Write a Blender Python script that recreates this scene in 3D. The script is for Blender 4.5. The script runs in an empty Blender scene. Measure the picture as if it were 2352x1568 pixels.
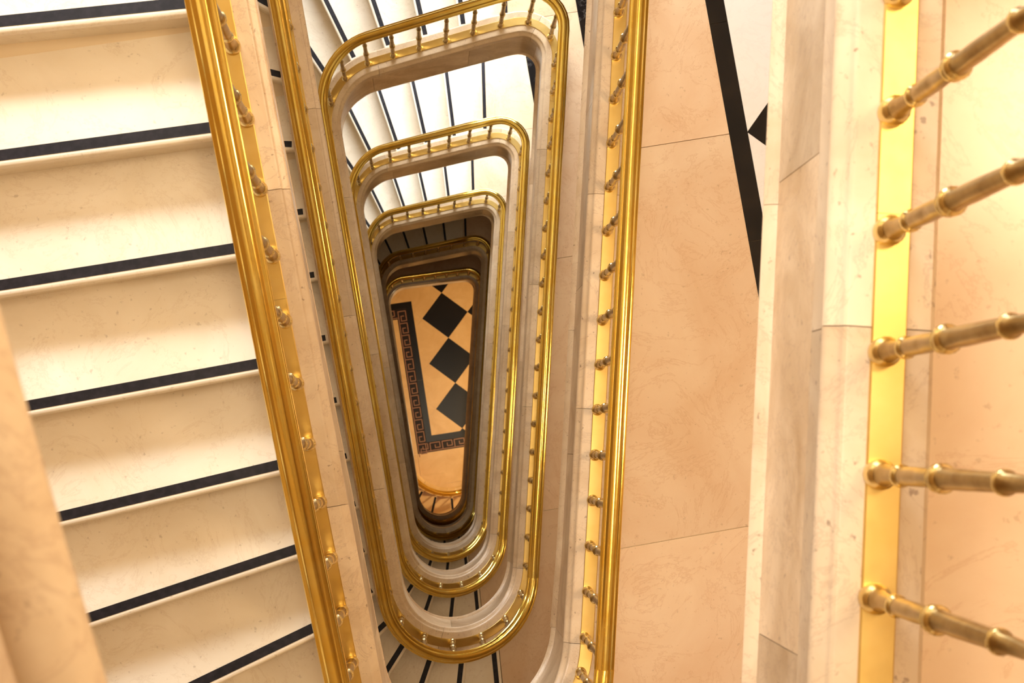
import bpy, math, random
import numpy as np
from mathutils import Matrix, Vector
S = bpy.context.scene
C = S.collection
PI = math.pi
RND = random.Random(7)

# ------------------------------------------------------------------ camera
# plan axes: x to the right of the photograph, y up it, z up out of the stairwell; the nearest landing's floor is z = 0
F_PX, NADX, NADY, YAW = 3351.9, 986.75, 1022.1, 0.0581
CAM_Z = 2.158
d = np.array([NADX - 1176, NADY - 784, F_PX]); d /= np.linalg.norm(d)
ax = np.array([1, 0, 0.]); ax -= ax.dot(d) * d; ax /= np.linalg.norm(ax)
ay = np.cross(d, ax)
cc, ss = math.cos(YAW), math.sin(YAW)
ex = cc * ax + ss * ay
ey = -(-ss * ax + cc * ay)
R = np.stack([ex, ey, -d], 1)                     # world axes written in camera axes
cam_data = bpy.data.cameras.new('camera')
cam = bpy.data.objects.new('camera', cam_data)
C.objects.link(cam)
S.camera = cam
m = Matrix.Identity(4)
for i in range(3):
    m[i][0] = R[0, i]; m[i][1] = -R[1, i]; m[i][2] = -R[2, i]
m[0][3], m[1][3], m[2][3] = 0.0, 0.0, CAM_Z
cam.matrix_world = m
cam_data.sensor_width = 36
cam_data.lens = F_PX / 2352 * 36
cam_data.clip_start = 0.02
cam_data.clip_end = 200
cam_data.dof.use_dof = True
cam_data.dof.focus_distance = 5.6
cam_data.dof.aperture_fstop = 9.0

# ------------------------------------------------------------------ light
S.view_settings.view_transform = 'Standard'
S.view_settings.look = 'None'
S.view_settings.gamma = 1
S.view_settings.use_curve_mapping = False
S.view_settings.exposure = 0.0
w = bpy.data.worlds.new('world'); S.world = w
w.use_nodes = True
w.node_tree.nodes['Background'].inputs[0].default_value = (1.0, 0.85, 0.65, 1)
w.node_tree.nodes['Background'].inputs[1].default_value = 0.6

def area(name, loc, target, sx, sy, power, col, spread=180):
    l = bpy.data.lights.new(name, 'AREA'); l.shape = 'RECTANGLE'; l.size = sx; l.size_y = sy
    l.energy = power; l.color = col; l.spread = math.radians(spread)
    o = bpy.data.objects.new(name, l); C.objects.link(o)
    o.location = loc
    o.rotation_euler = (Vector(target) - Vector(loc)).to_track_quat('-Z', 'Z').to_euler()
    return o
def point(name, loc, power, col, rad=0.05):
    l = bpy.data.lights.new(name, 'POINT'); l.energy = power; l.color = col; l.shadow_soft_size = rad
    o = bpy.data.objects.new(name, l); C.objects.link(o); o.location = loc
    return o

RISE = 0.15; NR = 23; H = NR * RISE
CB = 0.09                                         # kerb above the floor
def floor_z(k):                                   # floor height of landing k (0 = nearest)
    return 0.0 if k == 0 else -(RISE * (NR + 1) + H * (k - 1)) if k > 0 else H
NLEV = 7                                          # landings 0..6
GROUND = floor_z(6) - 4.3

DAY = (0.90, 0.95, 1.0); WARM = (1.0, 0.72, 0.44)
Y_N, Y_S, X_W, X_E = 4.6, -3.0, -2.9, 3.3
north_power = {0: (1.35, 640), 1: (0.95, 200), 2: (0.9, 200), 3: (0.9, 210), 4: (0.9, 190)}
def north_x(k): return -1.3 if k == 0 else -0.1     # centre of the area light along the north wall
for k, (zh, pw) in north_power.items():             # area light added as daylight from the north on each upper storey
    z = floor_z(k) + zh
    area('window_light', (north_x(k), Y_N - 0.12, z), (0.3 if k == 0 else -0.1, 0.6, z - (2.2 if k == 0 else 1.7)), 2.6, 1.3 if k == 0 else 1.1, pw, DAY)
fill_power = {0: 42, 1: 56, 2: 22, 3: 14, 4: 6}
for k in range(0, 5):                             # warm fill light added over each upper landing
    area('ceiling_lamp', (2.0 if k == 0 else 2.7, 1.3 if k == 0 else 0.4, floor_z(k) + 2.9), (1.2, 0.4, floor_z(k)), 0.7, 0.7, fill_power[k], WARM)
area('top_lamp', (0.2, 0.5, 6.6), (0.2, 0.3, 0), 2.4, 2.4, 370, (1.0, 0.84, 0.60))
point('bulb', (0.75, -0.5, 4.2), 14, (1, 0.9, 0.75), 0.035)
for k in (5, 6):
    point('bulb', (2.2, 1.2, floor_z(k) + 2.3), 3, WARM, 0.08)
point('bulb', (1.9, 0.6, GROUND + 3.0), 250, (1, .78, .48), 0.12)

# ------------------------------------------------------------------ materials
def mat(name, col, rough=0.5, metal=0.0, fn=None, spec=0.5):
    M = bpy.data.materials.new(name); M.use_nodes = True
    nt = M.node_tree; b = nt.nodes['Principled BSDF']
    b.inputs['Base Color'].default_value = (*col, 1)
    b.inputs['Roughness'].default_value = rough
    b.inputs['Metallic'].default_value = metal
    b.inputs['Specular IOR Level'].default_value = spec
    if fn: fn(nt, b)
    return M
def coords(nt, per_object=0.0):
    tc = nt.nodes.new('ShaderNodeNewGeometry')
    return tc.outputs['Position']
def noise(nt, vec, scale, detail=6, rough=0.6, dist=0.0):
    n = nt.nodes.new('ShaderNodeTexNoise'); n.inputs['Scale'].default_value = scale
    n.inputs['Detail'].default_value = detail; n.inputs['Roughness'].default_value = rough
    n.inputs['Distortion'].default_value = dist
    nt.links.new(vec, n.inputs['Vector']); return n.outputs['Fac']
def ramp(nt, fac, stops):
    r = nt.nodes.new('ShaderNodeValToRGB'); e = r.color_ramp.elements
    while len(e) > 1: e.remove(e[-1])
    e[0].position = stops[0][0]; e[0].color = (*stops[0][1], 1)
    for p, c in stops[1:]:
        q = e.new(p); q.color = (*c, 1)
    nt.links.new(fac, r.inputs[0]); return r.outputs[0]
def mix(nt, a, b, fac, mode='MIX'):
    n = nt.nodes.new('ShaderNodeMix'); n.data_type = 'RGBA'; n.blend_type = mode
    for s, v in ((n.inputs[0], fac), (n.inputs[6], a), (n.inputs[7], b)):
        if hasattr(v, 'is_output'): nt.links.new(v, s)
        elif isinstance(v, tuple): s.default_value = (*v, 1)
        else: s.default_value = v
    return n.outputs[2]
def stone_fn(c1, c2, vein, scale=3.0, vary=0.12, vein_w=0.5, pits=0.6, bump=0.15):
    def fn(nt, b):
        P = coords(nt)
        oi = nt.nodes.new('ShaderNodeObjectInfo')
        mp = nt.nodes.new('ShaderNodeMapping'); nt.links.new(P, mp.inputs['Vector'])
        cmb = nt.nodes.new('ShaderNodeCombineXYZ')
        mu = nt.nodes.new('ShaderNodeMath'); mu.operation = 'MULTIPLY'; mu.inputs[1].default_value = 37.0
        nt.links.new(oi.outputs['Random'], mu.inputs[0])
        nt.links.new(mu.outputs[0], cmb.inputs[0]); nt.links.new(mu.outputs[0], cmb.inputs[2])
        nt.links.new(cmb.outputs[0], mp.inputs['Location'])
        V = mp.outputs[0]
        base = ramp(nt, noise(nt, V, scale, 8, 0.62, 0.8), [(0.30, c1), (0.68, c2)])
        vn = noise(nt, V, scale * 1.3, 10, 0.7, 1.6)
        vf = ramp(nt, vn, [(0.485, (0, 0, 0)), (0.5, (1, 1, 1)), (0.515, (0, 0, 0))])
        sc = nt.nodes.new('ShaderNodeMath'); sc.operation = 'MULTIPLY'; sc.inputs[1].default_value = vein_w
        nt.links.new(vf, sc.inputs[0])
        col = mix(nt, base, vein, sc.outputs[0])
        pit = ramp(nt, noise(nt, V, 60, 3, 0.5), [(0.66, (0, 0, 0)), (0.74, (1, 1, 1))])
        ps = nt.nodes.new('ShaderNodeMath'); ps.operation = 'MULTIPLY'; ps.inputs[1].default_value = pits
        nt.links.new(pit, ps.inputs[0])
        col = mix(nt, col, tuple(x * 0.55 for x in vein), ps.outputs[0])
        hs = nt.nodes.new('ShaderNodeHueSaturation')
        mr = nt.nodes.new('ShaderNodeMapRange'); mr.inputs[3].default_value = 1 - vary; mr.inputs[4].default_value = 1 + vary * 0.5
        nt.links.new(oi.outputs['Random'], mr.inputs[0]); nt.links.new(mr.outputs[0], hs.inputs['Value'])
        nt.links.new(col, hs.inputs['Color']); nt.links.new(hs.outputs[0], b.inputs['Base Color'])
        if bump:
            bp = nt.nodes.new('ShaderNodeBump'); bp.inputs['Strength'].default_value = bump; bp.inputs['Distance'].default_value = 0.002
            nt.links.new(noise(nt, V, 25, 5), bp.inputs['Height']); nt.links.new(bp.outputs[0], b.inputs['Normal'])
    return fn
M_TREAD = mat('tread_marble', (0.85, 0.8, 0.7), 0.32, 0, stone_fn((0.78, 0.68, 0.51), (0.88, 0.80, 0.66), (0.55, 0.40, 0.25), 2.4, 0.05, 0.25, 0.35, 0.05))
M_CURB = mat('curb_marble', (0.8, 0.7, 0.6), 0.34, 0, stone_fn((0.60, 0.43, 0.26), (0.78, 0.62, 0.43), (0.42, 0.26, 0.17), 3.5, 0.16, 0.4, 0.7, 0.15))
M_FACE = mat('facing_marble', (0.7, 0.58, 0.46), 0.28, 0, stone_fn((0.44, 0.28, 0.14), (0.74, 0.57, 0.38), (0.30, 0.17, 0.10), 4.5, 0.22, 0.4, 0.5, 0.1))
M_FLOOR = mat('peach_marble', (0.8, 0.62, 0.45), 0.22, 0, stone_fn((0.74, 0.52, 0.33), (0.84, 0.66, 0.46), (0.58, 0.33, 0.18), 2.0, 0.05, 0.35, 0.3, 0.03))
M_WHITE = mat('white_marble', (0.9, 0.89, 0.87), 0.2, 0, stone_fn((0.86, 0.85, 0.83), (0.93, 0.92, 0.91), (0.75, 0.74, 0.73), 2.0, 0.03, 0.3, 0.0, 0.0))
def black_fn(nt, b):
    P = coords(nt)
    n = noise(nt, P, 2.6, 9, 0.7, 2.2)
    v = ramp(nt, n, [(0.494, (0.006, 0.005, 0.005)), (0.5, (0.55, 0.5, 0.45)), (0.506, (0.006, 0.005, 0.005))])
    base = ramp(nt, noise(nt, P, 5, 4), [(0.4, (0.004, 0.004, 0.005)), (0.8, (0.02, 0.014, 0.010))])
    msk = ramp(nt, noise(nt, P, 1.1, 2), [(0.54, (0, 0, 0)), (0.66, (1, 1, 1))])
    nt.links.new(mix(nt, base, v, msk), b.inputs['Base Color'])
M_BLACK = mat('black_marble', (0.01, 0.01, 0.01), 0.14, 0, black_fn)
def strip_fn(nt, b):
    P = coords(nt)
    nt.links.new(ramp(nt, noise(nt, P, 40, 4), [(0.4, (0.007, 0.006, 0.009)), (0.8, (0.022, 0.019, 0.024))]), b.inputs['Base Color'])
M_STRIP = mat('black_strip', (0.02, 0.018, 0.025), 0.45, 0, strip_fn, 0.25)
def brass_fn(c1, c2, r0, r1, sc=9):
    def fn(nt, b):
        P = coords(nt)
        n = noise(nt, P, sc, 5, 0.6)
        nt.links.new(ramp(nt, n, [(0.35, c1), (0.7, c2)]), b.inputs['Base Color'])
        mr = nt.nodes.new('ShaderNodeMapRange'); mr.inputs[3].default_value = r0; mr.inputs[4].default_value = r1
        nt.links.new(noise(nt, P, 30, 5, 0.7), mr.inputs[0]); nt.links.new(mr.outputs[0], b.inputs['Roughness'])
    return fn
M_RAIL = mat('polished_brass', (0.9, 0.6, 0.12), 0.16, 1, brass_fn((0.97, 0.68, 0.13), (1.0, 0.79, 0.24), 0.09, 0.22))
M_PLATE = mat('satin_brass_plate', (0.9, 0.66, 0.2), 0.38, 1, brass_fn((0.76, 0.54, 0.17), (0.83, 0.62, 0.24), 0.32, 0.46, 6))
M_BAL = mat('aged_brass', (0.55, 0.42, 0.2), 0.3, 1, brass_fn((0.36, 0.24, 0.09), (0.56, 0.42, 0.20), 0.22, 0.4, 20))
M_RING = mat('bright_brass', (0.8, 0.65, 0.3), 0.2, 1, brass_fn((0.75, 0.58, 0.24), (0.88, 0.72, 0.36), 0.14, 0.28, 20))
M_CEIL = mat('cream_plaster', (0.80, 0.68, 0.5), 0.8, 0, None, 0.2)
M_WALL = mat('ochre_plaster', (0.40, 0.25, 0.11), 0.8, 0, None, 0.2)
M_UNDER = mat('soffit_plaster', (0.82, 0.68, 0.47), 0.8, 0, None, 0.2)
M_BRONZE = mat('dark_bronze', (0.1, 0.06, 0.03), 0.4, 1)
M_KEY = mat('key_inlay', (0.30, 0.15, 0.09), 0.3)
M_KEYBG = mat('key_ground', (0.012, 0.006, 0.005), 0.3, 0, None, 0.3)
def gold_fn(nt, b):
    P = coords(nt)
    nt.links.new(ramp(nt, noise(nt, P, 3, 6, .6, .6), [(0.3, (0.66, 0.42, 0.17)), (0.7, (0.78, 0.54, 0.25))]), b.inputs['Base Color'])
M_JET = mat('jet_marble', (0.004, 0.004, 0.006), 0.2, 0, None, 0.3)
M_GOLD = mat('honey_marble', (0.72, 0.48, 0.2), 0.22, 0, gold_fn)

# ------------------------------------------------------------------ object helpers
def tag(o, label=None, cat=None, group=None, kind=None):
    if label: o['label'] = label
    if cat: o['category'] = cat
    if group: o['group'] = group
    if kind: o['kind'] = kind
    return o
def link(name, me, parent=None, loc=None):
    o = bpy.data.objects.new(name, me); C.objects.link(o)
    if parent is not None: o.parent = parent
    if loc is not None: o.location = loc
    return o
def empty(name, loc=(0, 0, 0)):
    o = bpy.data.objects.new(name, None); C.objects.link(o); o.location = loc; o.empty_display_size = 0.2
    return o
def mesh(name, V, F, mt, smooth=None):
    me = bpy.data.meshes.new(name); me.from_pydata([tuple(map(float, v)) for v in V], [], F)
    for x in (mt if isinstance(mt, (list, tuple)) else [mt]): me.materials.append(x)
    me.validate(); me.update()
    if smooth is not None:
        me.polygons.foreach_set('use_smooth', [True] * len(me.polygons))
        me.set_sharp_from_angle(angle=math.radians(smooth))
    return me
def prism(V, F, poly, z0, z1):
    """closed prism over a plan polygon; z0/z1 bottom and top"""
    n = len(poly); b = len(V)
    ar = sum(poly[i][0] * poly[(i + 1) % n][1] - poly[(i + 1) % n][0] * poly[i][1] for i in range(n))
    if ar < 0: poly = poly[::-1]
    V += [(x, y, z0) for x, y in poly] + [(x, y, z1) for x, y in poly]
    F.append(tuple(b + n + i for i in range(n)))
    F.append(tuple(b + n - 1 - i for i in range(n)))
    for i in range(n):
        j = (i + 1) % n; F.append((b + i, b + j, b + n + j, b + n + i))
def box(V, F, a, c):
    prism(V, F, [(a[0], a[1]), (c[0], a[1]), (c[0], c[1]), (a[0], c[1])], a[2], c[2])

# ------------------------------------------------------------------ the plan curve of the balustrade (seen from above, anticlockwise, going down)
XL, TY, TS, LX, LS, R1, R2, R3 = 0.642, 2.642, 0.195, -0.358, -0.220, 0.215, 0.343, 0.415
c_ = math.hypot(1, TS); e_ = math.hypot(1, LS)
C1 = (XL - R1, TY + TS * (XL - R1) - R1 * c_, R1)
x2 = (LX + LS * (TY - R2 * c_) + R2 * e_) / (1 - LS * TS); C2 = (x2, TY + TS * x2 - R2 * c_, R2)
x3 = XL - R3; C3 = (x3, (x3 - LX - R3 * e_) / LS, R3)
th1 = math.atan2(1, -TS); th2 = math.atan2(LS, -1) + 2 * PI
def on(c, t): return (c[0] + c[2] * math.cos(t), c[1] + c[2] * math.sin(t))
SEG = [('l', (XL, C3[1]), (XL, C1[1])), ('a', C1, 0, th1), ('l', on(C1, th1), on(C2, th1)), ('a', C2, th1, th2),
       ('l', on(C2, th2), on(C3, th2)), ('a', C3, th2, 2 * PI)]
CUM = [0.0]
for s in SEG:
    CUM.append(CUM[-1] + (math.dist(s[1], s[2]) if s[0] == 'l' else s[1][2] * (s[3] - s[2])))
TOT = CUM[-1]
def path(a):
    """point and outward normal (away from the well)"""
    a = a % TOT
    i = 0
    while i < 5 and a >= CUM[i + 1]: i += 1
    t = a - CUM[i]; s = SEG[i]
    if s[0] == 'l':
        L = CUM[i + 1] - CUM[i]
        tx, ty = (s[2][0] - s[1][0]) / L, (s[2][1] - s[1][1]) / L
        return (s[1][0] + tx * t, s[1][1] + ty * t), (ty, -tx)
    th = s[2] + t / s[1][2]
    return on(s[1], th), (math.cos(th), math.sin(th))
def off(a, u):
    """plan point, u > 0 towards the well"""
    p, n = path(a); return (p[0] - n[0] * u, p[1] - n[1] * u)

# nosings: arc position on the curve and the direction (degrees) in which each runs outwards
TOPN = [(3.70, 95), (3.96, 100.5), (4.20, 106), (4.44, 112), (4.67, 119.5), (4.87, 127)]
BOTN = [(6.148, 190.2), (6.447, 191.8), (6.759, 192.9), (7.077, 194.0), (7.370, 196.7), (7.625, 201.5), (7.874, 208.7),
        (8.100, 217), (8.301, 226.5), (8.442, 241), (8.600, 254.5), (8.765, 267.3), (8.945, 279)]
NOSE = TOPN + [(5.07, 139), (5.29, 154), (5.56, 170), (5.85, 182)] + BOTN                    # 23 nosings, 0..22
NOSE0 = TOPN + [(5.03, 136), (5.19, 147), (5.38, 160), (5.61, 173), (5.87, 184)] + BOTN      # the nearest flight has one more
def drops(ns):
    n = len(ns)
    pts = [(3.50, 0), (3.70, 0.25)]
    for i, (a, _) in enumerate(ns):
        if i == 0: continue
        left = n - i                                # risers left below
        o = 0.35 if i < 7 else (0.25 if left > 7 else 0.25 - (7 - left) * 0.12)
        pts.append((a, i + min(o, 0.4)))
    pts += [(9.26, n)]
    xs = np.linspace(0, TOT, 1200); ys = np.interp(xs, [p[0] for p in pts], [p[1] for p in pts])
    k = np.exp(-0.5 * (np.arange(-30, 31) * (xs[1] - xs[0]) / 0.085) ** 2); k /= k.sum()
    yp = np.concatenate([np.full(30, 0.0), ys, np.full(30, float(n))])
    return xs, np.convolve(yp, k, 'valid') * RISE
DROP = {False: drops(NOSE), True: drops(NOSE0)}
def drop(a, first):
    if first == 'flat': return 0.0
    x, y = DROP[bool(first)]; return float(np.interp(a, x, y))

# ------------------------------------------------------------------ sweeping a closed profile along the curve
def stations(a0, a1, step=0.09):
    out = [a0]
    marks = sorted([c for c in CUM if a0 < c < a1] + [a1])
    cur = a0
    for mk in marks:
        mid = (cur + mk) / 2
        i = max(j for j in range(6) if CUM[j] <= mid)
        st = 0.045 if SEG[i][0] == 'a' else step
        n = max(1, int(math.ceil((mk - cur) / st)))
        out += [cur + (mk - cur) * (j + 1) / n for j in range(n)]
        cur = mk
    return out
def sweep(profile, zf, A, caps=True):
    """profile: (u, z) counter-clockwise or any; zf(a) base height; profile may be a function of a"""
    V, F = [], []
    n = None
    for a in A:
        pr = profile(a) if callable(profile) else profile
        n = len(pr)
        p, nn = path(a); z0 = zf(a)
        for u, z in pr: V.append((p[0] - nn[0] * u, p[1] - nn[1] * u, z0 + z))
    for s in range(len(A) - 1):
        for i in range(n):
            j = (i + 1) % n
            F.append((s * n + i, s * n + j, (s + 1) * n + j, (s + 1) * n + i))
    if caps:
        F.append(tuple(range(n - 1, -1, -1))); b = (len(A) - 1) * n
        F.append(tuple(b + i for i in range(n)))
    return V, F
def arcpts(cx, cy, r, t0, t1, n):
    return [(cx + r * math.cos(math.radians(t0 + (t1 - t0) * i / n)), cy + r * math.sin(math.radians(t0 + (t1 - t0) * i / n))) for i in range(n + 1)]
# kerb stone (u towards the well), top at z = 0, foot -0.12; roll moulding on the well side
CURB = [(-0.079, -0.13), (0.070, -0.13)] + [(0.070, -0.050)] + arcpts(0.066, -0.032, 0.0145, -60, 75, 5) + [(0.062, -0.012)] + arcpts(0.050, -0.009, 0.009, 0, 90, 3) + [(-0.070, 0.0), (-0.079, -0.010)]
def string_depth(a, first):
    if first == 'flat': return 0.42
    """how far the stone string reaches below the kerb: shallower on the landing"""
    return float(np.interp(a, [0, 0.3, 3.3, 3.75, 4.7, 5.3, 6.3, 6.9, 7.5, 9.0, TOT], [0.50, 0.41, 0.41, 0.53, 0.50, 0.24, 0.24, 0.36, 0.50, 0.54, 0.50]))
# handrail profile: moulded, domed top with side beads; z from its underside
RAIL = [(-0.014, 0.0), (0.014, 0.0), (0.020, 0.006), (0.028, 0.008)] + arcpts(0.0285, 0.0155, 0.0060, -80, 70, 4) + [(0.0275, 0.0235)] \
     + arcpts(0.0265, 0.0300, 0.0058, -60, 75, 4) + [(0.0225, 0.0375)] + arcpts(0.0, 0.0340, 0.0210, 18, 162, 10)[0:] + [(-0.0225, 0.0375)]
RAIL += [(-u, z) for u, z in reversed(arcpts(0.0265, 0.0300, 0.0058, -60, 75, 4))] + [(-0.0275, 0.0235)]
RAIL += [(-u, z) for u, z in reversed(arcpts(0.0285, 0.0155, 0.0060, -80, 70, 4))] + [(-0.028, 0.008), (-0.020, 0.006)]
RAIL_H = 0.625
PLATE = [(-0.034, 0.0), (0.017, 0.0), (0.017, 0.004), (0.015, 0.006), (-0.032, 0.006), (-0.034, 0.004)]

# ------------------------------------------------------------------ baluster (lathe), one mesh per material, shared by all
def lathe(prof, seg=14):
    V, F = [], []
    for r, z in prof:
        for i in range(seg):
            t = 2 * PI * i / seg; V.append((r * math.cos(t), r * math.sin(t), z))
    for k in range(len(prof) - 1):
        for i in range(seg):
            j = (i + 1) % seg; F.append((k * seg + i, k * seg + j, (k + 1) * seg + j, (k + 1) * seg + i))
    F.append(tuple(range(seg - 1, -1, -1))); F.append(tuple((len(prof) - 1) * seg + i for i in range(seg)))
    return V, F
def baluster_mesh(detail):
    P = [(0.0215, -0.004), (0.0225, 0.010), (0.0215, 0.020), (0.0165, 0.026), (0.0150, 0.030), (0.0128, 0.050), (0.0118, 0.088),
         (0.0118, 0.092), (0.0158, 0.096), (0.0165, 0.102), (0.0158, 0.108), (0.0125, 0.112), (0.0130, 0.120), (0.0134, 0.180), (0.0126, 0.236),
         (0.0165, 0.241), (0.0185, 0.248), (0.0160, 0.254), (0.0195, 0.260), (0.0195, 0.266), (0.0150, 0.271), (0.0132, 0.276), (0.0138, 0.330),
         (0.0120, 0.448), (0.0118, 0.454), (0.0155, 0.458), (0.0160, 0.463), (0.0150, 0.468), (0.0112, 0.473), (0.0100, 0.540), (0.0100, 0.590),
         (0.0140, 0.595), (0.0150, 0.603), (0.0140, 0.611), (0.0110, 0.616), (0.0120, 0.632)]
    if detail < 1: P = [p for i, p in enumerate(P) if i % 2 == 0 or p[0] > 0.0184 or i > 33]
    V, F = lathe(P, 18 if detail > 1 else 12 if detail == 1 else 8)
    me = mesh('baluster', V, F, [M_BAL, M_RING], 50)
    seg = 18 if detail > 1 else 12 if detail == 1 else 8
    for f in me.polygons:                          # turned rings are polished brighter
        z = f.center.z
        if z < 0.028 or 0.094 < z < 0.110 or 0.240 < z < 0.272 or 0.457 < z < 0.470 or 0.594 < z < 0.613: f.material_index = 1
    return me
BAL = [baluster_mesh(2), baluster_mesh(1), baluster_mesh(0)]
SP = 0.1753                                        # baluster spacing
# first baluster along the landing side; the flight side is set out afresh from the corner
PHASE = {0: 0.022, 1: 0.026, 2: 0.022, 3: 0.008, 4: 0.138, 5: 0.02, 6: 0.05}
PHASE_UP = {0: 3.279, 1: 3.41, 2: 3.364, 3: 3.30, 4: 3.371, 5: 3.35, 6: 3.38}

# ------------------------------------------------------------------ unseen walls, and mullion frames added behind the north area lights
def struct(name, V, F, mt, parent=None, sm=None):
    o = link(name, mesh(name, V, F, mt, sm), parent)
    if parent is None: tag(o, kind='structure')
    return o
ZT, ZB = 7.2, GROUND - 0.3
for nm, a, c in (('wall_south', (X_W - .2, Y_S - .2, ZB), (X_E + .2, Y_S, ZT)), ('wall_west', (X_W - .2, Y_S, ZB), (X_W, Y_N, ZT)),
                 ('wall_east', (X_E, Y_S, ZB), (X_E + .2, Y_N, ZT)), ('wall_north', (X_W - .2, Y_N, ZB), (X_E + .2, Y_N + .2, ZT))):
    V, F = [], []; box(V, F, a, c); struct(nm, V, F, M_WALL)
V, F = [], []; box(V, F, (X_W - .2, Y_S - .2, ZT), (X_E + .2, Y_N + .2, ZT + .2)); struct('ceiling', V, F, M_CEIL)
for i, (k, (zh, pw)) in enumerate(north_power.items()):
    V, F = [], []; z = floor_z(k) + zh; y0, y1 = Y_N - 0.10, Y_N
    cx = north_x(k)
    for xx in (cx - 1.36, cx - 0.68, cx, cx + 0.68, cx + 1.36): box(V, F, (xx - 0.03, y0, z - .85), (xx + 0.03, y1, z + .85))
    for zz in (-.85, 0.0, .79): box(V, F, (cx - 1.36, y0, z + zz), (cx + 1.36, y1, z + zz + 0.06))
    struct('window_%d' % (i + 1), V, F, M_BRONZE)  # added frame to go with the area light; the wall has no opening

# ------------------------------------------------------------------ landing floors
BD = (0.2241, -0.9746)                             # direction of the black border, down the photograph
BN = (0.9746, 0.2241)                              # away from the well
B0 = (1.201 * BN[0] + 1.333 * BN[1]) - 0.073       # near edge of the border
def to_pq(p): return (p[0] * BN[0] + p[1] * BN[1], p[0] * BD[0] + p[1] * BD[1])
def to_xy(p, q): return (p * BN[0] + q * BD[0], p * BN[1] + q * BD[1])
def clip(poly, nx, ny, c):                         # keep nx*x+ny*y <= c
    out = []
    for i in range(len(poly)):
        a, b = poly[i], poly[(i + 1) % len(poly)]
        da, db = nx * a[0] + ny * a[1] - c, nx * b[0] + ny * b[1] - c
        if da <= 0: out.append(a)
        if (da < 0 < db) or (db < 0 < da):
            t = da / (da - db); out.append((a[0] + (b[0] - a[0]) * t, a[1] + (b[1] - a[1]) * t))
    return out
def clip_cell(poly, corners):
    n = len(corners)
    ar = sum(corners[i][0] * corners[(i + 1) % n][1] - corners[(i + 1) % n][0] * corners[i][1] for i in range(n))
    if ar < 0: corners = corners[::-1]
    for i in range(n):
        a, b = corners[i], corners[(i + 1) % n]
        nx, ny = b[1] - a[1], -(b[0] - a[0])
        poly = clip(poly, nx, ny, nx * a[0] + ny * a[1])
        if len(poly) < 3: return None
    area_ = abs(sum(poly[i][0] * poly[(i + 1) % len(poly)][1] - poly[(i + 1) % len(poly)][0] * poly[i][1] for i in range(len(poly)))) / 2
    return poly if area_ > 2e-4 else None
def ray_end(a, ang, length):
    p, _ = path(a); t = math.radians(ang); return (p[0] + math.cos(t) * length, p[1] + math.sin(t) * length)
def to_wall(a, ang):
    p = off(a, -0.05); t = math.radians(ang); dx, dy = math.cos(t), math.sin(t); best = 9
    for lim, q, dd in ((X_E, p[0], dx), (X_W, p[0], dx), (Y_N, p[1], dy), (Y_S, p[1], dy)):
        if abs(dd) > 1e-6:
            L = (lim - q) / dd
            if L > 0: best = min(best, L)
    return (p[0] + dx * best, p[1] + dy * best)
def landing_poly(prev_last, first_nose):
    A = [a for a in stations(prev_last[0], TOT)] + stations(0, first_nose[0])[1:]
    inner = [off(a, -0.045) for a in A]
    e0 = to_wall(*first_nose); e1 = to_wall(*prev_last)
    if first_nose[0] > 7: return inner + [e0] + ([(X_W, Y_S)] if e0[1] <= Y_S + 1e-6 else []) + [(X_W, Y_N), (X_E, Y_N), (X_E, Y_S), e1]
    return inner + [e0, (X_E, Y_N), (X_E, Y_S), e1]
G = 0.003
def shrink(c, g):
    cx = sum(p[0] for p in c) / len(c); cy = sum(p[1] for p in c) / len(c)
    out = []
    for x, y in c:
        l = math.hypot(x - cx, y - cy); out.append((x - (x - cx) / l * g, y - (y - cy) / l * g))
    return out
def tile_obj(name, poly, z, mt, parent, th=0.012):
    V, F = [], []; prism(V, F, poly, z - th, z)
    return link(name, mesh(name, V, F, mt), parent)
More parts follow.
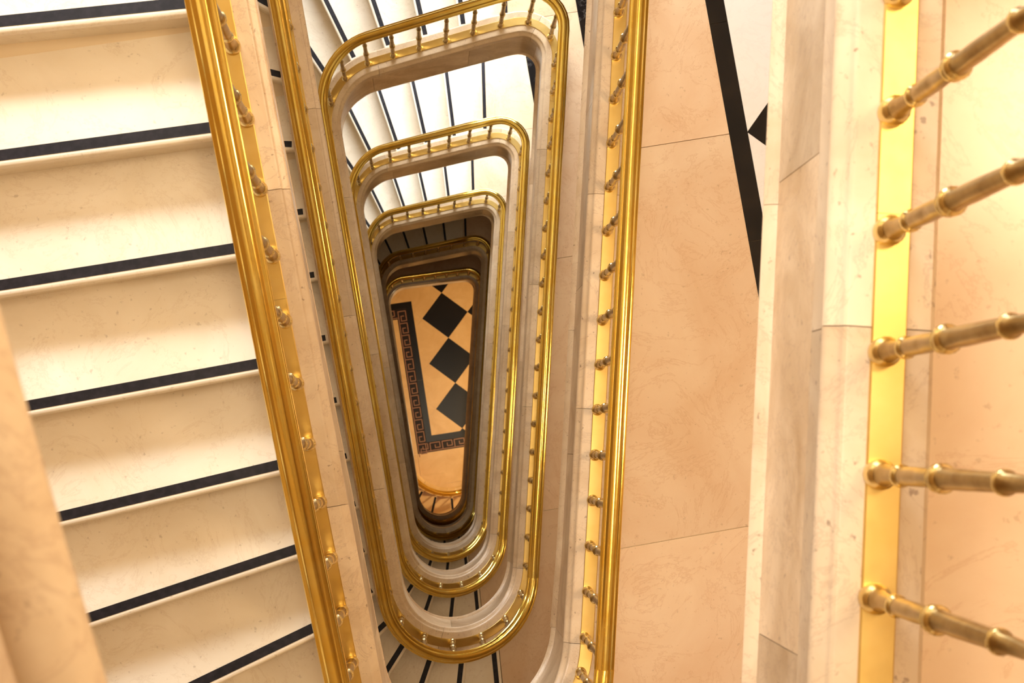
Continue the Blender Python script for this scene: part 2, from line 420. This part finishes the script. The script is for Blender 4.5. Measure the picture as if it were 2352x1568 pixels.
for k in range(-1, NLEV):
    z = floor_z(k)
    ns = NOSE0 if k == 0 else NOSE
    poly = landing_poly(BOTN[-1], ns[0] if k < 6 else (8.0, 213))
    V, F = [], []; prism(V, F, poly, z - 0.30, z - 0.010)
    base = struct('floor', V, F, M_UNDER)
    tag(base, label=['peach marble landing floor nearest the camera, at the right edge of the photo', 'peach marble landing floor with a slanting black border, right of centre',
                     'second landing floor down, brown strip right of the third rail', 'third landing floor down the well', 'fourth landing floor down the well',
                     'fifth landing floor down, in shade', 'sixth landing floor down, in shade', 'landing floor above the camera, out of the frame'][k])
    if k < 0: continue
    # nose band in tread marble around the landing's step edge and slab tiles elsewhere
    q0 = to_pq((0.787, 1.242))[1]
    for jq in range(-3, 4):                         # slabs between the kerb and the border
        qa, qb = q0 + 1.56 * jq, q0 + 1.56 * (jq + 1)
        cell = [to_xy(-3, qa + G / 2), to_xy(B0 - G / 2, qa + G / 2), to_xy(B0 - G / 2, qb - G / 2), to_xy(-3, qb - G / 2)]
        pl = clip_cell(poly, cell)
        if pl: tile_obj('floor_slab', pl, z, M_FLOOR, base)
    for jq in range(-5, 7):
        qa, qb = -0.59 + 0.9 * jq, -0.59 + 0.9 * (jq + 1)
        cell = [to_xy(B0, qa + 0.0008), to_xy(B0 + 0.073, qa + 0.0008), to_xy(B0 + 0.073, qb - 0.0008), to_xy(B0, qb - 0.0008)]
        pl = clip_cell(poly, cell)
        if pl: tile_obj('border_strip', pl, z, M_BLACK, base)
    # chequer beyond, set diagonally, one corner touching the border
    sd = 0.60; P0 = to_pq((1.201, 1.333)); hd = sd * math.sqrt(2) / 2
    far = clip(poly, -BN[0], -BN[1], -(B0 + 0.075))
    for i in range(0, 6):
        for j in range(-7, 6):
            cp, cq = P0[0] + hd * (i + 1), P0[1] + hd * (2 * j + (i % 2))
            g = 0.001
            for kind_, (dp, dq) in (('black', (0, 0)),):
                cell = [to_xy(cp - hd + g, cq), to_xy(cp, cq - hd + g), to_xy(cp + hd - g, cq), to_xy(cp, cq + hd - g)]
                if not (i % 2 == 0): mt = M_WHITE
                else: mt = M_WHITE
                mt = M_BLACK if i % 2 == 0 else M_WHITE
                if i > 2: continue
                pl = clip_cell(far, cell)
                if pl and min(v[0] for v in pl) < 2.0: tile_obj('floor_tile', pl, z, mt, base)
    # half tiles along the border between the black corners
    for j in range(-7, 6):
        cq = P0[1] + hd * (2 * j + 1)
        cell = [to_xy(P0[0] + 0.001, cq - hd + 0.002), to_xy(P0[0] + hd - 0.002, cq), to_xy(P0[0] + 0.001, cq + hd - 0.002)]
        pl = clip_cell(far, cell)
        if pl: tile_obj('floor_tile', pl, z, M_WHITE, base)

# ------------------------------------------------------------------ flights of stairs
WID = 1.75
def build_flight(k, label, m_from=1):
    """flight going down from landing k"""
    first = (k == 0)
    ns = NOSE0 if first else NOSE
    z0 = floor_z(k)
    root = empty('staircase', (*off(6.4, -0.8), z0 - 11 * RISE))
    tag(root, label, 'staircase')
    off_ = Vector(root.location)
    def put(name, V, F, mt, parent=root, sm=None):
        me = mesh(name, [(v[0] - off_.x, v[1] - off_.y, v[2] - off_.z) for v in V], F, mt, sm)
        return link(name, me, parent)
    def nose_pts(i, lead=0.0):
        """nose line i: start under the kerb, end out by the wall; moved forward by lead"""
        a, ang = ns[i]
        p, n = path(a); t = math.radians(ang); dr = (math.cos(t), math.sin(t))
        fwd = (-dr[1], dr[0])                        # down the stairs
        s = (p[0] - dr[0] * -0.03 + fwd[0] * lead, p[1] + dr[1] * 0.03 + fwd[1] * lead)
        s = (p[0] + dr[0] * 0.03 + fwd[0] * lead, p[1] + dr[1] * 0.03 + fwd[1] * lead)
        e = (p[0] + dr[0] * WID + fwd[0] * lead, p[1] + dr[1] * WID + fwd[1] * lead)
        return s, e, dr, fwd
    N = len(ns)
    for i in range(N):
        z = z0 - i * RISE
        s, e, dr, fwd = nose_pts(i, 0.0)
        if i >= m_from:
            sb, eb, _, fb = nose_pts(i - 1, -0.03)
            A = stations(ns[i - 1][0], ns[i][0])
            inner = [off(a, -0.035) for a in A[1:-1]]
            poly = [sb] + inner + [s, e, eb]
            V, F = [], []; prism(V, F, poly, z - 0.034, z)
            tr = put('tread', V, F, M_TREAD)
        else:
            if i < m_from - 1: continue
            tr = root
            if m_from > 1: pass
        # rounded nosing edge
        V, F = [], []
        prof = [(0.0, 0.0)] + [(0.012 * math.sin(t), -0.012 + 0.012 * math.cos(t) if t < PI / 2 else -0.022 + 0.012 * math.cos(t) * -1 * -1) for t in (0.5, 1.1, PI / 2)] + [(0.012, -0.022), (0.008, -0.031), (0.0, -0.034)]
        for P_ in (s, e):
            for f_, zz in prof: V.append((P_[0] + fwd[0] * f_, P_[1] + fwd[1] * f_, z + zz))
        n = len(prof)
        for q in range(n):
            r_ = (q + 1) % n; F.append((q, r_, n + r_, n + q))
        F.append(tuple(range(n))); F.append(tuple(range(2 * n - 1, n - 1, -1)))
        put('nosing', V, F, M_TREAD, root, 40)
        # black inlay strip
        w0, w1 = 0.036, 0.006
        a_ = (s[0] + dr[0] * 0.065, s[1] + dr[1] * 0.065); b_ = (e[0] - dr[0] * 0.03, e[1] - dr[1] * 0.03)
        pl = [(a_[0] - fwd[0] * w0, a_[1] - fwd[1] * w0), (b_[0] - fwd[0] * w0, b_[1] - fwd[1] * w0), (b_[0] - fwd[0] * w1, b_[1] - fwd[1] * w1), (a_[0] - fwd[0] * w1, a_[1] - fwd[1] * w1)]
        V, F = [], []; prism(V, F, pl, z - 0.008, z + 0.0012)
        put('black_strip', V, F, M_STRIP, tr)
        # riser
        V, F = [], []
        s1, e1, _, _ = nose_pts(i, -0.02); s2, e2, _, _ = nose_pts(i, 0.0)
        prism(V, F, [s1, e1, e2, s2], z - RISE, z - 0.033)
        put('riser', V, F, M_TREAD)
    # plastered soffit under the steps
    V, F = [], []
    a_start = ns[max(0, m_from - 1)][0] - 0.12
    A = stations(a_start, 9.05, 0.12)
    for a in A:
        zz = (z0 + CB - drop(a, first)) - (string_depth(a, first) if k >= 0 else 0.26)
        p1 = off(a, 0.02); p2 = off(a, -WID)
        p2 = (min(max(p2[0], X_W), X_E), min(max(p2[1], Y_S), Y_N))
        V += [(*p1, zz), (*p2, zz), (*p2, zz + 0.04), (*p1, zz + 0.04)]
    for q in range(len(A) - 1):
        for c in range(4): F.append((q * 4 + c, q * 4 + (c + 1) % 4, q * 4 + 4 + (c + 1) % 4, q * 4 + 4 + c))
    F += [(0, 1, 2, 3), tuple((len(A) - 1) * 4 + c for c in (3, 2, 1, 0))]
    put('soffit', V, F, M_UNDER)
    return root

def build_curb(k, label, a0=0.0, a_end=None):
    first = 'flat' if k == 6 else (k == 0)
    END = a_end or TOT
    z0 = floor_z(k) + CB
    root = empty('stone_curb', (*off(1.6, 0), floor_z(k)))
    tag(root, label, 'kerb')
    o_ = Vector(root.location)
    zf = lambda a: z0 - drop(a, first)
    rr = random.Random(40 + k)
    def pieces(name, prof, L, mt, gap, sm, jit=0.2):
        a = a0
        while a < END - 1e-6:
            b = a + L * rr.uniform(1 - jit, 1 + jit)
            if b > END - 0.35: b = END
            V, F = sweep(prof, zf, stations(a + gap / 2, b - gap / 2))
            V = [(v[0] - o_.x, v[1] - o_.y, v[2] - o_.z) for v in V]
            link(name, mesh(name, V, F, mt, sm), root)
            a = b
    pieces('curb_stone', CURB, 0.95, M_CURB, 0.0016, 35)
    dep = (lambda a: string_depth(a, first)) if k >= 0 else (lambda a: 0.26)
    def face(a): d_ = dep(a); return [(0.045, -0.131), (0.045, -d_ + 0.02), (0.070, -d_ + 0.02), (0.070, -0.131)]
    def lip(a):
        d_ = dep(a); w = float(np.interp(a, [3.3, 3.7, 8.0, 8.9], [0, 0.021, 0.021, 0.004])) if k >= 0 else 0.0
        return [(u - w if u > 0.05 else u, z) for u, z in lip0(d_)]
    def lip0(d_): return [(0.02, -d_ + 0.019), (0.02, -d_ - 0.012), (0.082, -d_ - 0.012), (0.090, -d_ - 0.006), (0.092, -d_ + 0.004), (0.086, -d_ + 0.012), (0.074, -d_ + 0.019)]
    if k >= 0: pieces('facing_panel', face, 0.62, M_FACE, 0.0016, 35, 0.3)
    pieces('lip_moulding', lip, 1.4, M_CURB, 0.001, 35)
    return root

def build_balustrade(k, label, a0=0.0, a_end=None):
    first = 'flat' if k == 6 else (k == 0)
    END = a_end or TOT
    z0 = floor_z(k) + CB
    root = empty('balustrade', (*off(1.6, 0), z0))
    tag(root, label, 'balustrade', 'brass balustrades of the stairwell')
    o_ = Vector(root.location)
    zf = lambda a: z0 - drop(a, first)
    def put(name, V, F, mt, sm):
        V = [(v[0] - o_.x, v[1] - o_.y, v[2] - o_.z) for v in V]
        return link(name, mesh(name, V, F, mt, sm), root)
    V, F = sweep(RAIL, lambda a: zf(a) + RAIL_H, stations(a0, END, 0.08), caps=True)
    put('handrail', V, F, M_RAIL, 28)
    a = a0; cuts = [c for c in (1.1, 2.95, 4.9, 6.9, 8.2) if c < END - .2] + [END]
    for b in cuts:
        if b <= a: continue
        V, F = sweep(PLATE, zf, stations(a + 0.0004, b - 0.0004, 0.08))
        put('base_plate', V, F, M_PLATE, 30)
        a = b
    me = BAL[0 if k < 2 else 1 if k < 4 else 2]
    spots = []
    a = PHASE.get(k, 0.02)
    while a < 3.22: spots.append(a); a += SP
    a = PHASE_UP.get(k, 3.3)
    while a - spots[-1] < 0.10: a += SP
    while a < END - 0.04: spots.append(a); a += SP
    for a in spots:
        if a < a0: continue
        p, _ = path(a)
        link('baluster', me, root, Vector((p[0], p[1], zf(a) + 0.006)) - o_)
    return root

ORD = ['nearest', 'second', 'third', 'fourth', 'fifth', 'sixth', 'lowest']
SL = ['cream marble flight with black nosing strips filling the left side of the photo',
      "second cream marble flight down, its winders showing at the photo's bottom edge",
      'third cream marble flight down, fanning out above the largest closed rail loop',
      'fourth cream marble flight down, white winders inside the largest closed rail loop',
      'fifth cream marble flight down, white winders inside the second closed rail loop',
      'sixth marble flight down, dark brown winders in the deep shade',
      'lowest marble flight, dark steps above the chequered hall floor']
CL = ['broad pink marble kerb of the nearest landing and the left flight, with a tall veined face',
      'pink marble kerb of the second landing down, turning in at the bottom right of centre',
      'pink marble kerb of the largest closed loop, brown in shade along its top',
      'pink marble kerb of the second closed loop down',
      'pink marble kerb of the third closed loop down, last one in daylight',
      'dark kerb of the fourth closed loop down', 'dark kerb of the innermost loop around the chequered floor']
BL = ["nearest brass balustrade, with thick turned balusters at the photo's right edge",
      'second brass balustrade down, long straight rail right of centre',
      'third brass balustrade down, the largest closed rail loop',
      'fourth brass balustrade down, second closed rail loop',
      'fifth brass balustrade down, third closed rail loop, its balusters tiny',
      'sixth brass balustrade down, dark red-gold rail in the shade',
      'innermost brass balustrade, dark rail just above the chequered floor']
for k in range(NLEV - 1):
    build_flight(k, SL[k]); build_curb(k, CL[k]); build_balustrade(k, BL[k])
# last storey: a flat gallery round the well, the hall below it
build_curb(6, CL[6], 0, 8.05); build_balustrade(6, BL[6], 0, 8.05)
# the flight arriving at the nearest landing from above, blurred brown stone at the lower left corner
build_flight(-1, 'flight from above the camera, its stone steps out of the frame at lower left')
build_curb(-1, 'blurred brown stone kerb in the lower left corner')
build_balustrade(-1, 'brass balustrade coming down from above, just outside the lower left of the frame', 6.9)

# ------------------------------------------------------------------ ground floor hall
V, F = [], []; box(V, F, (X_W, Y_S, GROUND - 0.3), (X_E, Y_N, GROUND - 0.012)); hall = struct('floor', V, F, M_UNDER)
tag(hall, label='honey coloured hall floor at the foot of the well with black diamonds and a key-pattern border')
# hall pattern frame: er across, ed down the photograph, origin at a black diamond's upper corner
FA = math.radians(12.2); ER = (math.cos(FA), math.sin(FA)); ED = (math.sin(FA), -math.cos(FA)); OV = (0.046, 2.862)
def fr(r, t): return (OV[0] + ER[0] * r + ED[0] * t, OV[1] + ER[1] * r + ED[1] * t)
def rect(r0, r1, t0, t1): return [fr(r0, t0), fr(r1, t0), fr(r1, t1), fr(r0, t1)]
room = [(X_W, Y_S), (X_E, Y_S), (X_E, Y_N), (X_W, Y_N)]
DG = 0.856; RB, T0, T1, SW, KW = -0.585, 0.071, 2.613, 0.113, 0.19
FARR, FART = 3.6, -2.6
# chequered field: above the jog the field also runs left
field_a = rect(RB, FARR, T0, T1); field_b = rect(-3.4, FARR, FART, T0)
def diamond(cr, ct, h): return [fr(cr - h, ct), fr(cr, ct - h), fr(cr + h, ct), fr(cr, ct + h)]
zt = GROUND
for i in range(-4, 5):
    for j in range(-3, 4):
        for blk in (1, 0):
            cr, ct = (i * DG, j * DG + DG / 2) if blk else ((i + 0.5) * DG, j * DG + DG)
            plain = blk and i < 0 and j > -2
            g = 0.0 if blk else 0.003
            for fld in (field_a, field_b):
                cell = diamond(cr, ct, DG / 2 - g)
                q = clip_cell(fld, cell)
                q = clip_cell(q, room) if q else None
                if q: tile_obj('floor_tile', q, zt, M_JET if blk and not plain else M_GOLD, hall)
# triangles left of the column, against the border
for j in range(-1, 4):
    t = j * DG
    for a_, b_ in ((t + 0.0, t + DG / 2 - 0.003), (t + DG / 2 + 0.003, t + DG)):
        a_, b_ = max(a_, T0), min(b_, T1)
        if b_ - a_ < 0.03 or t < 0: continue
        cr = [fr(RB, a_), fr(-DG / 2 + 0.0, a_), fr(-DG / 2, b_), fr(RB, b_)]
# black strip, key band and outer slabs
def piece(name, poly, mt, z=zt, th=0.012):
    q = clip_cell(poly, room)
    if q: return tile_obj(name, q, z, mt, hall, th)
piece('border_strip', rect(RB - SW, RB, T0, T1 + SW), M_JET)
piece('border_strip', rect(-3.4, RB - SW, T0, T0 + SW), M_JET)
piece('border_strip', rect(RB, FARR, T1, T1 + SW), M_JET)
piece('key_band', rect(RB - SW - KW, RB - SW, T0 + SW, T1 + SW + KW), M_KEYBG)
piece('key_band', rect(-3.4, RB - SW - KW, T0 + SW, T0 + SW + KW), M_KEYBG)
piece('key_band', rect(RB - SW, FARR, T1 + SW, T1 + SW + KW), M_KEYBG)
def key_mesh(L):
    """one square meander, running along +x over length L inside a band of width KW"""
    w_ = 0.017; V, F = [], []
    k = KW
    y0, y1 = 0.13 * k, 0.87 * k
    pts = [(0, y0), (0.0, y1), (0.80 * L, y1), (0.80 * L, 0.36 * k), (0.40 * L, 0.36 * k), (0.40 * L, 0.62 * k)]
    segs = list(zip(pts[:-1], pts[1:])) + [((0, y0), (L, y0))]
    for a, b in segs:
        x0, x1 = min(a[0], b[0]) - w_ / 2, max(a[0], b[0]) + w_ / 2
        yy0, yy1 = min(a[1], b[1]) - w_ / 2, max(a[1], b[1]) + w_ / 2
        box(V, F, (x0, yy0, -0.004), (x1, yy1, 0.0012))
    return mesh('key_motif', V, F, M_KEY)
KL = 0.2282
KM = key_mesh(KL)
def keys(r, t, dr, dt, n):
    """n motifs from (r, t) running along (dr, dt) of the frame"""
    dx, dy = ER[0] * dr + ED[0] * dt, ER[1] * dr + ED[1] * dt
    for q in range(n):
        x, y = fr(r + dr * KL * q, t + dt * KL * q)
        o = link('key_motif', KM, hall, (x, y, zt)); o.rotation_euler = (0, 0, math.atan2(dy, dx))
keys(RB - SW - KW, T0 + SW + 0.05, 0, 1, 12)
keys(RB - SW - KW + 0.02, T1 + SW + KW, 1, 0, 9)
keys(RB - SW - KW - 5 * KL, T0 + SW + KW, 1, 0, 5)
# honey slabs outside the border
def slabs(r0, r1, t0, t1, dr, dt):
    r = r0
    while r < r1 - 1e-3:
        t = t0
        while t < t1 - 1e-3:
            piece('floor_slab', rect(r + .002, min(r + dr, r1) - .002, t + .002, min(t + dt, t1) - .002), M_GOLD)
            t += dt
        r += dr
slabs(-3.4, RB - SW - KW, T0 + SW + KW, T1 + SW + KW, 1.05, 1.3)
slabs(-3.4, FARR, T1 + SW + KW, 6.6, 1.25, 0.62)

# foot of the hall staircase: curved kerb, rail and three winders
HC = (0.35, -0.05); HR = 0.80
def hp(deg, rad): t = math.radians(deg); return (HC[0] + rad * math.cos(t), HC[1] + rad * math.sin(t))
def hz(deg): return GROUND + 0.10 + max(0.0, (284 - deg) / 17.0) * RISE
def hsweep(prof, d0, d1, dz, n=26):
    V, F = [], []; k = len(prof)
    for i in range(n + 1):
        dg = d0 + (d1 - d0) * i / n
        for u, z in prof: p = hp(dg, HR - u); V.append((p[0], p[1], hz(dg) + dz + z))
    for i in range(n):
        for c in range(k): F.append((i * k + c, i * k + (c + 1) % k, (i + 1) * k + (c + 1) % k, (i + 1) * k + c))
    F.append(tuple(range(k - 1, -1, -1))); F.append(tuple(n * k + c for c in range(k)))
    return V, F
def hput(root, name, V, F, mt, sm=None):
    o_ = root.location
    return link(name, mesh(name, [(v[0] - o_.x, v[1] - o_.y, v[2] - o_.z) for v in V], F, mt, sm), root)
kr = empty('stone_curb', (*hp(270, HR), GROUND)); tag(kr, 'curved amber kerb on the hall floor at the bottom of the well', 'kerb')
for d0, d1 in ((206, 238), (238.2, 272), (272.2, 300)):
    V, F = hsweep([(u * 1.1, z - (1.0 if z < -0.1 else 0) * 0.9) for u, z in CURB], d0, d1, 0); V = [(x, y, max(z, GROUND - 0.01)) for x, y, z in V]
    hput(kr, 'curb_stone', V, F, M_GOLD, 35)
br = empty('balustrade', (*hp(270, HR), GROUND + .1)); tag(br, 'short curved brass balustrade on the hall floor, ending in three steps', 'balustrade', 'brass balustrades of the stairwell')
V, F = hsweep([(u * 1.3, z * 1.2) for u, z in RAIL], 206, 300, RAIL_H); hput(br, 'handrail', V, F, M_RAIL, 28)
V, F = hsweep(PLATE, 206, 300, 0); hput(br, 'base_plate', V, F, M_PLATE, 30)
for i in range(8):
    dg = 210 + i * 12.4; p = hp(dg, HR)
    link('baluster', BAL[2], br, Vector((p[0], p[1], hz(dg) + 0.004)) - br.location)
st = empty('staircase', (*hp(255, 1.4), GROUND)); tag(st, 'honey stone steps with dark strips at the very bottom of the well', 'staircase')
HN = [(214, 222), (229, 234), (243, 245), (260, 260.5), (279, 279)]
for i, (dg, dirn) in enumerate(HN):
    hgt = GROUND + RISE * (len(HN) - i)
    nd = HN[i + 1] if i + 1 < len(HN) else None
    pv = HN[i - 1] if i else (200, 212)
    def line(dg, dirn, lead):
        p = hp(dg, HR + 0.03); t = math.radians(dirn); dr = (math.cos(t), math.sin(t)); f_ = (-dr[1], dr[0])
        return (p[0] + f_[0] * lead, p[1] + f_[1] * lead), (p[0] + dr[0] * 1.6 + f_[0] * lead, p[1] + dr[1] * 1.6 + f_[1] * lead), dr, f_
    s_, e_, dr, f_ = line(dg, dirn, 0); sb, eb, _, _ = line(pv[0], pv[1], -0.02)
    V, F = [], []; prism(V, F, [sb, hp((pv[0] + dg) / 2, HR + .03), s_, e_, eb], hgt - 0.04, hgt)
    tr = hput(st, 'tread', V, F, M_GOLD)
    V, F = [], []; prism(V, F, [(s_[0] - f_[0] * .02, s_[1] - f_[1] * .02), s_, e_, (e_[0] - f_[0] * .02, e_[1] - f_[1] * .02)], GROUND, hgt - 0.04)
    hput(st, 'riser', V, F, M_GOLD)
    a_ = (s_[0] + dr[0] * .08, s_[1] + dr[1] * .08)
    pl = [(a_[0] - f_[0] * .045, a_[1] - f_[1] * .045), (e_[0] - f_[0] * .045, e_[1] - f_[1] * .045), (e_[0] - f_[0] * .006, e_[1] - f_[1] * .006), (a_[0] - f_[0] * .006, a_[1] - f_[1] * .006)]
    V, F = [], []; prism(V, F, pl, hgt - .006, hgt + .0012); o_ = hput(st, 'black_strip', V, F, M_STRIP)
# raised stone plinth on the hall floor beside the kerb
V, F = [], []; prism(V, F, [(-0.35, -0.66), (0.37, -0.78), (0.31, -0.50), (-0.42, -0.62)], GROUND, GROUND + 0.05)
pr = link('stone_plinth', mesh('stone_plinth', V, F, M_GOLD)); tag(pr, 'low brown stone plinth on the hall floor inside the curved kerb', 'plinth')
